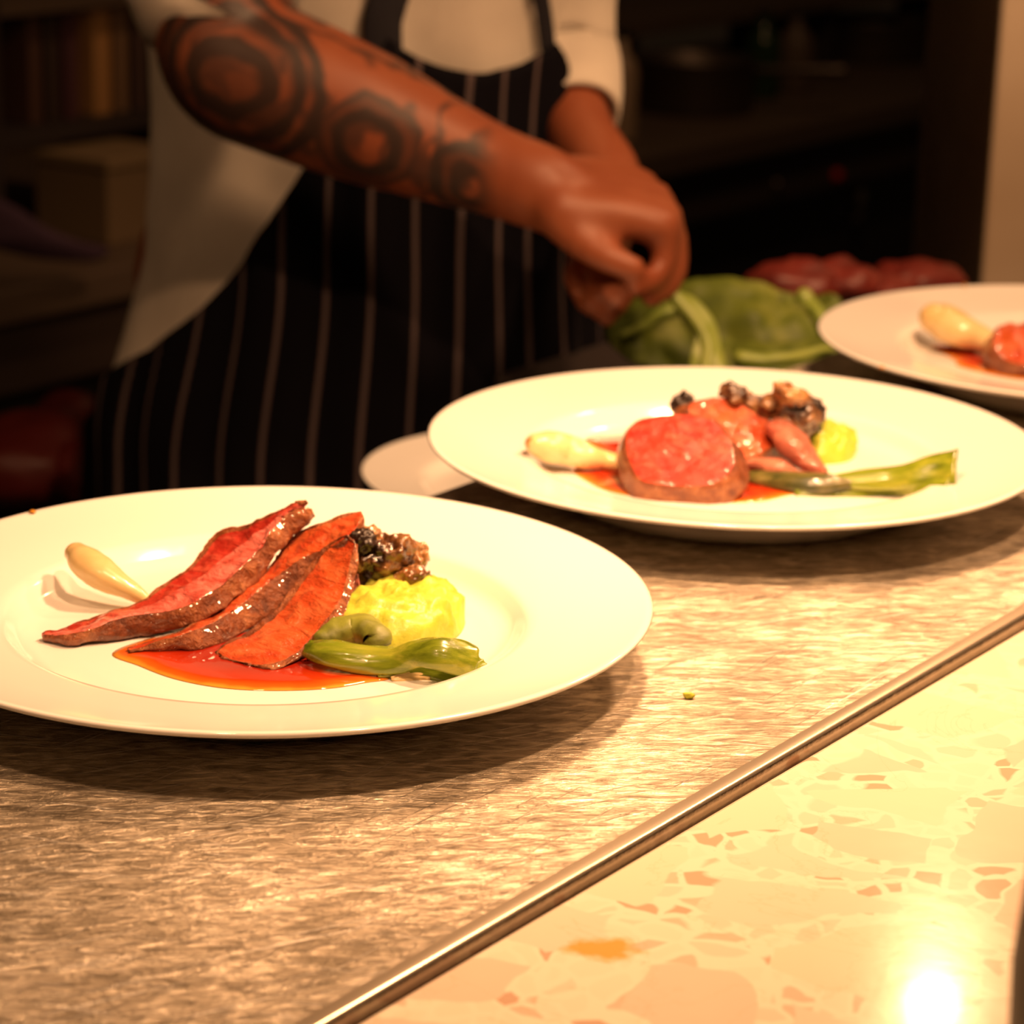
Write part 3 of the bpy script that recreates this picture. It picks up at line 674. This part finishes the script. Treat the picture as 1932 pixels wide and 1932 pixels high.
def body_mesh():
    T = []
    ch = Vector((-.11, 1.93, .40))
    T.append(tube([(-.12, 1.93, -.05), (-.12, 1.93, .08), (-.115, 1.93, .25), (-.11, 1.93, .40), (-.10, 1.91, .47)], [.105, .10, .11, .115, .08], 24, 4))
    T.append(tube([(-.27, 1.91, .46), (-.10, 1.93, .47), (.03, 1.93, .45)], [.055, .07, .055], 20, 4))
    T.append(tube([(-.10, 1.91, .47), (-.095, 1.89, .58), (-.09, 1.86, .64)], [.06, .055, .06], 20, 4))
    T.append(blob((-.085, 1.84, .70), (.078, .098, .118), (0, 0, 0), 0))
    T.append(blob((-.085, 1.745, .685), (.012, .018, .02)))                       # nose
    T.append(blob((-.163, 1.85, .69), (.012, .02, .03))); T.append(blob((-.007, 1.85, .69), (.012, .02, .03)))   # ears
    for sx in (-1, 1):
        T.append(tube([(-.12+sx*.075, 1.93, -.04), (-.12+sx*.08, 1.92, -.42), (-.12+sx*.085, 1.94, -.82)], [.09, .06, .045], 20, 5))
        T.append(tube([(-.12+sx*.085, 1.95, -.855), (-.12+sx*.09, 1.80, -.87)], [.042, .03], 16, 4))
    # right arm, nearest the viewer
    T.append(tube([(-.27, 1.91, .46), (-.285, 1.84, .33), Y(420, 10, 1.70)], [.055, .05, .044], 20, 5))
    T.append(tube([Y(420, 5, 1.70), Y(440, 112, 1.69), Y(540, 160, 1.68), Y(690, 222, 1.67), Y(820, 278, 1.66), Y(930, 322, 1.65), Y(1010, 350, 1.64), Y(1060, 372, 1.64)],
                  [.044, .0465, .0465, .0425, .0345, .0285, .0270, .0255], 28, 5))
    # back of the hand: four metacarpals and heel of the thumb
    W = [Y(1040, 336, 1.665), Y(1058, 358, 1.65), Y(1060, 378, 1.635), Y(1055, 398, 1.62)]
    K = [Y(1212, 350, 1.665), Y(1240, 376, 1.65), Y(1255, 404, 1.635), Y(1256, 428, 1.62)]
    for a, b in zip(W, K): T.append(tube([a, a.lerp(b, .5)+Vector((0, 0, .002)), b], [.016, .0145, .0118], 16, 4))
    T.append(tube([W[3], Y(1115, 412, 1.62), Y(1170, 412, 1.625)], [.018, .0150, .011], 16, 4))
    fing = [[K[0], Y(1252, 420, 1.675), Y(1256, 480, 1.67), Y(1235, 520, 1.66)],
            [K[1], Y(1270, 452, 1.655), Y(1266, 512, 1.65), Y(1240, 548, 1.64)],
            [K[2], Y(1274, 480, 1.638), Y(1262, 535, 1.63), Y(1226, 562, 1.62)],
            [K[3], Y(1252, 494, 1.618), Y(1226, 528, 1.61), Y(1196, 546, 1.60)]]
    for f, r in zip(fing, (.0095, .010, .010, .0085)): T.append(tube(f, [r*1.1, r, r*.92, r*.78], 14, 5))
    # thumb, leaving the heel of the palm
    T.append(tube([Y(1062, 418, 1.618), Y(1100, 458, 1.608), Y(1150, 488, 1.600), Y(1202, 506, 1.597)], [.0145, .0115, .0100, .0080], 14, 5))
    # left arm behind
    T.append(tube([(.0, 1.93, .45), (.02, 1.91, .30), Y(1042, 20, 1.88), Y(1046, 110, 1.87), Y(1064, 180, 1.85)], [.050, .038, .030, .029, .026], 20, 5))
    T.append(tube([Y(1064, 180, 1.85), Y(1104, 265, 1.80), Y(1145, 340, 1.75), Y(1136, 420, 1.71), Y(1125, 470, 1.69)], [.026, .0235, .024, .0225, .021], 20, 5))
    Wl = Y(1125, 465, 1.69)
    for a, r in (([Wl, Y(1108, 505, 1.675), Y(1100, 545, 1.665), Y(1108, 578, 1.655)], .0095), ([Wl, Y(1130, 520, 1.675), Y(1134, 565, 1.66), Y(1148, 600, 1.65)], .0095),
                 ([Wl, Y(1148, 510, 1.68), Y(1160, 548, 1.665), Y(1172, 575, 1.655)], .009), ([Wl, Y(1160, 500, 1.68), Y(1180, 530, 1.67), Y(1192, 552, 1.66)], .008), ([Wl, Y(1100, 488, 1.67), Y(1085, 520, 1.655), Y(1092, 548, 1.645)], .009)):
        T.append(tube(a, [r*1.6, r*1.1, r, r*.8], 14, 5))
    return join(*T)
o = part('body', body_mesh(), skin, cook)
r = o.modifiers.new('rm', 'REMESH'); r.mode = 'VOXEL'; r.voxel_size = .0042; r.use_smooth_shade = True
sm = o.modifiers.new('sm', 'SMOOTH'); sm.factor = .5; sm.iterations = 10
body = o
# face details and hair
for sx in (-1, 1):
    part('eye', blob((-.085+sx*.03, 1.752, .705), (.012, .008, .007)), MT('eye', (.6, .6, .6), .2).m, cook)
part('mouth', blob((-.085, 1.756, .648), (.024, .006, .006)), MT('lips', (.4, .1, .08), .4).m, cook)
part('hair', blob((-.085, 1.865, .735), (.087, .10, .105), (0, 0, 0), .006, 60, 2), hair_m, cook)

# torso cross-sections: z -> centre, half width, half depth
TS = [(-.60, -.12, 1.90, .18, .13), (-.30, -.122, 1.90, .182, .13), (-.15, -.122, 1.90, .176, .128), (0, -.114, 1.90, .157, .122), (.10, -.112, 1.90, .156, .122), (.20, -.110, 1.905, .160, .124), (.32, -.105, 1.91, .165, .125), (.43, -.11, 1.92, .160, .105), (.49, -.11, 1.925, .09, .08)]
def tsec(z):
    for a, b in zip(TS[:-1], TS[1:]):
        if a[0] <= z <= b[0]:
            f = (z-a[0])/(b[0]-a[0]); f = f*f*(3-2*f); return [a[i]+(b[i]-a[i])*f for i in range(1, 5)]
    return list((TS[0] if z < TS[0][0] else TS[-1])[1:])
def tpt(th, z, off=0.):
    cx, cy, rx, ry = tsec(z); return Vector((cx+(rx+off)*math.sin(th), cy-(ry+off)*math.cos(th), z))
def fold(th, z): return .004*math.sin(th*9+z*14)+.006*noise.noise(Vector((th*2.2, z*9, 3)))+.005*noise.noise(Vector((th*5, z*22, 9)))
def torso_shell(z0, z1, off, foldamp=1., nz=50, nt=96):
    V = []; Fs = []
    for i in range(nz+1):
        z = z0+(z1-z0)*i/nz
        for j in range(nt):
            th = 2*math.pi*j/nt; th_ = th if th < math.pi else th-2*math.pi
            V.append(tpt(th_, z, off+foldamp*fold(math.sin(th), z)))
    for i in range(nz):
        for j in range(nt):
            j2 = (j+1) % nt; Fs.append((i*nt+j, i*nt+j2, (i+1)*nt+j2, (i+1)*nt+j))
    return mesh('shell', V, Fs)
me = torso_shell(-.28, .485, .001, .7)
o = part('jacket', me, white_c, cook); sd = o.modifiers.new('s', 'SOLIDIFY'); sd.thickness = .003
def sleeve(pts, rad, seed, name='sleeve'):
    me = tube(pts, rad, 32, 8, 1, Vector((0, 0, 1)), False)
    bm = bmesh.new(); bm.from_mesh(me)
    big = [f for f in bm.faces if len(f.verts) > 8]; bmesh.ops.delete(bm, geom=big, context='FACES_ONLY'); bm.to_mesh(me); bm.free()
    displace(me, .006, 18, seed, 2)
    o = part(name, me, white_c, cook); sd = o.modifiers.new('s', 'SOLIDIFY'); sd.thickness = .004; sd.offset = 1
    return o
sleeve([(-.24, 1.92, .46), (-.285, 1.85, .35), Vector(Y(395, -120, 1.72)), Vector(Y(392, -75, 1.72))], [.062, .066, .062, .062], 3)
sleeve([(.0, 1.93, .45), (.02, 1.91, .30), Y(1042, 20, 1.88), Y(1046, 110, 1.87), Y(1066, 180, 1.85), Y(1084, 226, 1.825)], [.066, .054, .0405, .038, .036, .0285], 6)
# apron: grid laid on the torso
def hit_torso(u, v, off):
    d = ray(u, v); t0, t1 = 1.55, 2.2; prev = None
    t = t0
    while t < t1:
        p = CAM+d*t; cx, cy, rx, ry = tsec(p.z); g = ((p.x-cx)/(rx+off))**2+((p.y-cy)/(ry+off))**2-1
        if g < 0:
            a, b = t-.01, t
            for _ in range(18):
                m_ = (a+b)/2; p = CAM+d*m_; cx, cy, rx, ry = tsec(p.z)
                if ((p.x-cx)/(rx+off))**2+((p.y-cy)/(ry+off))**2-1 < 0: b = m_
                else: a = m_
            p = CAM+d*b; cx, cy, rx, ry = tsec(p.z)
            return math.atan2((p.x-cx)/(rx+off), -(p.y-cy)/(ry+off)), p.z
        t += .01
    return None
def apron_mesh():
    L = {}
    edge = [(742, 52), (700, 120), (640, 220), (572, 318), (520, 410), (470, 480), (400, 570), (330, 632), (262, 672), (218, 705)]
    pts = [hit_torso(u, v, .012) for u, v in edge]; pts = [p for p in pts if p]
    zl = sorted([(z, th) for th, z in pts])
    def thL(z):
        if z <= zl[0][0]: return max(-1.75, zl[0][1]-(zl[0][0]-z)*6)
        if z >= zl[-1][0]: return zl[-1][1]
        for a, b in zip(zl[:-1], zl[1:]):
            if a[0] <= z <= b[0]: return a[1]+(b[1]-a[1])*(z-a[0])/(b[0]-a[0])
    rt = [hit_torso(1026, 60, .012), hit_torso(1052, 180, .012)]
    def thR(z):
        r0 = rt[0] or (1.0, .15); 
        return min(1.45, r0[0]+max(0, (r0[1]-z))*4.5)
    ztop0 = .148
    V = []; Fs = []; UVs = []; nz, nt = 90, 110; z0 = -.55
    for i in range(nz+1):
        for j in range(nt+1):
            f = j/nt; zt = ztop0-.020*math.sin(math.pi*min(1, f*1.0))*1.0+.006*(1-f)
            z = z0+(zt-z0)*i/nz
            a, b = thL(z), thR(z); th = a+(b-a)*f
            fo = .0035*math.sin(th*15+z*6)+.002*math.sin(th*31-z*9)
            V.append(tpt(th, z, .018+fo))
            cx, cy, rx, ry = tsec(z)
            # gather of the cloth under the bib
            g = .10*max(0, (z-.0)/.15)*math.sin(th*9)
            UVs.append(((th*.150)/.0262+g+.02*math.sin(z*30), z))
    for i in range(nz):
        for j in range(nt):
            a = i*(nt+1)+j; Fs.append((a, a+1, a+nt+2, a+nt+1))
    me = mesh('apron', V, Fs)
    l = me.uv_layers.new(name='stripe')
    for lp in me.loops: l.data[lp.index].uv = UVs[lp.vertex_index]
    return me, thL, thR
me, thL, thR = apron_mesh()
o = part('apron', me, apron_m, cook); sd = o.modifiers.new('s', 'SOLIDIFY'); sd.thickness = .002
apron_o = o
def strap(pts, w_, th=.2):
    P = []
    for u, v in pts:
        h = hit_torso(u, v, .014); P.append(tpt(h[0], h[1], .014) if h else PY(u, v, 1.8))
    th0 = h[0] if h else 0
    P += [tpt(th0, z, .013) for z in (.32, .40, .46)] + [Vector((P[-1].x, 1.93, .535)), Vector((P[-1].x*.8-.02, 2.0, .47))]
    part('apron_strap', tube(P, [w_]*len(P), 12, 4, th, Vector((0, 1, .1))), MT('strap_navy', (.012, .011, .018), .8).m, apron_o)
strap([(722, 90), (722, 40), (732, 0), (742, -60)], .013)
strap([(1034, 90), (1028, 40), (1022, 0), (1015, -60)], .0055)
for sx in (-1, 1):
    part('trouser_leg', tube([(-.12+sx*.075, 1.93, -.12), (-.12+sx*.08, 1.925, -.42), (-.12+sx*.085, 1.945, -.83)], [.10, .08, .07], 24, 5), trouser, cook)
    part('shoe', blob((-.12+sx*.09, 1.87, -.865), (.052, .13, .035)), black_m, cook)

# ------------------------------------------------------------------ the kitchen behind
# long back bench parallel to the pass
ZB = -.25
e1 = PZ(1200, 318, ZB); nb = (e1-A0).dot(ND); tb = (e1-A0).dot(TD)
print('bench n', nb, 't', tb)
ym = MT('oven_enamel', (.03, .026, .026), .35).m
root = empty('back_bench', TN(tb, nb+.3, -.9), 'long dark kitchen bench along the back with a brown worktop edge', 'bench')
part('bench_top', box(TN(tb-.2, nb+.40, ZB-.02), 4.0, .70, .04, TD, .004), bench_m, root, False)
part('fascia', box(TN(tb-.2, nb+.09, ZB-.0825), 4.0, .03, .085, TD), MT('fascia_brown', (.06, .042, .034), .5).m, root, False)
part('base', box(TN(tb-.2, nb+.42, ZB-.3875), 3.9, .60, .525, TD), ym, root, False)
kp = PY(1550, 328, 1); 
def on_front(u, v, n_): return PP(u, v, TN(0, n_, 0), ND)
pk = on_front(1550, 328, nb+.10)
for (u, v, r_, m_, nm, lb) in ((1552, 328, .014, MT('red_knob', (.5, .01, .01), .3).m, 'control_knob', 'red knob'), (1438, 345, .013, dark_steel, 'control_knob', None)):
    P = on_front(u, v, nb+.10)
    part(nm, tube([P+ND*.02, P-ND*.028], [r_, r_*.8], 20, 2), m_, root, label=lb)
P = on_front(1602, 380, nb+.115); part('door_handle', tube([P+Vector((0, 0, .03)), P-ND*.02+Vector((0, 0, .02)), P-ND*.02-Vector((0, 0, .02)), P-Vector((0, 0, .03))], [.009]*4, 14, 4), MT('chrome', (.6, .55, .5), .3, 1.).m, root)

def onbench(u, v, depth, z=None): 
    P = PP(u, v, TN(0, nb+depth, 0), ND); return Vector((P.x, P.y, ZB if z is None else z))
def bottle(u, v, depth, r_, h, m_, label, group='things on the back bench'):
    P = onbench(u, v, depth)
    root = empty('bottle', P, label, 'bottle', group)
    part('body', lathe([(0, 0), (r_*.95, 0), (r_, .006), (r_, h*.62), (r_*.8, h*.72), (r_*.36, h*.80), (r_*.34, h*.93), (0, h*.93)], P, 32), m_, root)
    part('cap', lathe([(0, h*.925), (r_*.42, h*.925), (r_*.42, h), (0, h)], P, 24), black_m, root)
cream_b = MT('cream_plastic', (.5, .36, .24), .4).m
bottle(1172, 130, .16, .026, .17, cream_b, 'pale squeeze bottle beside the cook at the back')
bottle(1440, 110, .26, .03, .15, MT('green_glass', (.02, .05, .02), .15).m, 'dark green bottle on the back bench')
bottle(1500, 120, .26, .032, .14, bench_m, 'brown bottle beside the dark green one at the back')
def pot(u, depth, r_, h, m_, label, v=150):
    P = onbench(u, v, depth); root = empty('cooking_pot', P, label, 'pot')
    part('body', lathe([(0, 0), (r_*.96, 0), (r_, .008), (r_, h), (r_*1.03, h+.003), (r_*.97, h), (r_*.95, .01), (0, .008)], P, 48), m_, root)
    part('handle', tube([P+Vector((r_, 0, h*.8)), P+Vector((r_+.07, -.02, h*.86)), P+Vector((r_+.14, -.03, h*.88))], [.008, .008, .01], 12, 4), m_, root)
pot(1310, .26, .10, .085, dark_steel, 'dull steel pot on the back bench nearest the cook')
pot(1640, .40, .12, .075, dark_steel, 'wide dark pan on the back bench by the cream wall')
# shelves standing on the bench
def onplane(u, v, dn): return PP(u, v, TN(0, nb+dn, 0), ND)
def tcoord(P): return (P-A0).dot(TD)
ta, tz = tcoord(onplane(1150, 40, .42)), tcoord(onplane(1860, 40, .42))
root = empty('storage_shelf', TN((ta+tz)/2, nb+.50, ZB), 'dark shelf rack standing on the right half of the back bench', 'shelf')
zs = onplane(1240, 40, .42).z
part('shelf_board', box(TN((ta+tz)/2, nb+.50, zs), tz-ta, .26, .022, TD), bench_m, root, False)
for f in (.02, .5, .98): part('upright', box(TN(ta+(tz-ta)*f, nb+.50, (ZB+zs)/2-.0055), .03, .22, zs-ZB-.011, TD), dark_m, root, False)
# rack of files at the left
qa, qb = onplane(-40, 225, .30), onplane(262, 225, .30); zr = onplane(110, 218, .30).z; zt = onplane(110, 8, .30).z
t0, t1 = tcoord(qa), tcoord(qb)
root = empty('file_rack', TN((t0+t1)/2, nb+.32, ZB), 'dark open rack holding upright files left of the cook', 'rack')
part('shelf_board', box(TN((t0+t1)/2, nb+.35, zr-.009), t1-t0+.04, .22, .018, TD), dark_m, root, False)
part('top_board', box(TN((t0+t1)/2, nb+.35, zt+.009), t1-t0+.04, .22, .018, TD), bench_m, root, False)
for tt in (t0-.03, t1+.03): part('side_panel', box(TN(tt, nb+.35, (ZB+zt)/2+.009), .02, .22, zt-ZB+.018, TD), dark_m, root, False)
labs = ['dark brown file standing at the picture edge', 'black file second from the picture edge on the back rack', 'dull purple file standing on the back rack', 'tan orange file, brightest on the back rack', 'brown file next to the brightest one', 'dim file nearest the cook on the back rack']
cols = [(.10, .05, .035), (.055, .035, .025), (.10, .04, .05), (.50, .27, .10), (.26, .16, .09), (.10, .06, .05)]
for k, (u, w_, h) in enumerate([(28, .020, .150), (62, .020, .140), (98, .022, .150), (155, .030, .150), (193, .018, .140), (228, .020, .130)]):
    tt = tcoord(onplane(u, 130, .30)); me = box(TN(tt, nb+.34, zr+h/2), w_, .15, h, TD, .002)
    thing('upright_file', me, MT('file_cover_%d' % k, cols[k], .6).m, labs[k], 'file', 'files standing on the back rack')
q = onplane(205, 300, .20)
root = empty('storage_box', (q.x, q.y, ZB), 'dull tan box on the back bench left of the cook', 'box')
part('body', box((q.x, q.y, ZB+.045), .13, .12, .09, TD, .003), MT('tan_card', (.19, .13, .07), .7).m, root, False)
part('lid', box((q.x, q.y, ZB+.097), .138, .128, .012, TD, .002), MT('tan_card_lid', (.24, .17, .09), .7).m, root, False)
# purple cloth hanging over the bench edge
cl = [PP(u, v, TN(0, nb-.02, 0), ND) for u, v in ((-60, 360), (20, 385), (90, 430), (150, 455), (205, 470), (180, 492), (100, 490), (0, 470), (-60, 450))]
thing('folded_cloth', mound(cl, -ND, lambda s: .012*(1-s*s), .014, 10, 5), MT('purple_cloth', (.10, .055, .10), .9).m, 'dull purple cloth hanging on the back bench edge', 'cloth')
# low rack with red tubs at bottom left
def low(u, v, y): return PY(u, v, y)
c0 = low(40, 990, 2.0)
root = empty('low_trolley', (c0.x-.11, 2.06, -.9), 'dark low trolley left of the cook carrying red meat', 'trolley')
part('shelf_board', box((c0.x-.11, 2.06, c0.z-.012), .36, .34, .02, None, .003), dark_m, root, False)
for a in (-.16, .15):
    for b in (-.14, .14): part('leg', box((c0.x-.11+a, 2.06+b, (c0.z-.022-.9)/2), .025, .025, .9+c0.z-.022, None, .002), dark_m, root, False)
red_t = MT('red_food', (.10, .008, .006), .5).m
for k, (u, v, y, r_, lab) in enumerate([(60, 890, 2.04, (.060, .06, .040), 'dark red meat lump at the picture edge on the low trolley'), (185, 915, 2.0, (.030, .05, .030), 'red meat lump beside the apron on the low trolley'), (130, 860, 2.16, (.045, .04, .045), 'brownish meat lump between the red ones on the low trolley')]):
    thing('raw_meat_piece', blob(low(u, v, y)+Vector((0, 0, .008)), r_, (0, 0, k), .006, 25, k+30, 4), raw_m if k == 2 else red_t, lab, 'meat', 'meat on the low trolley')
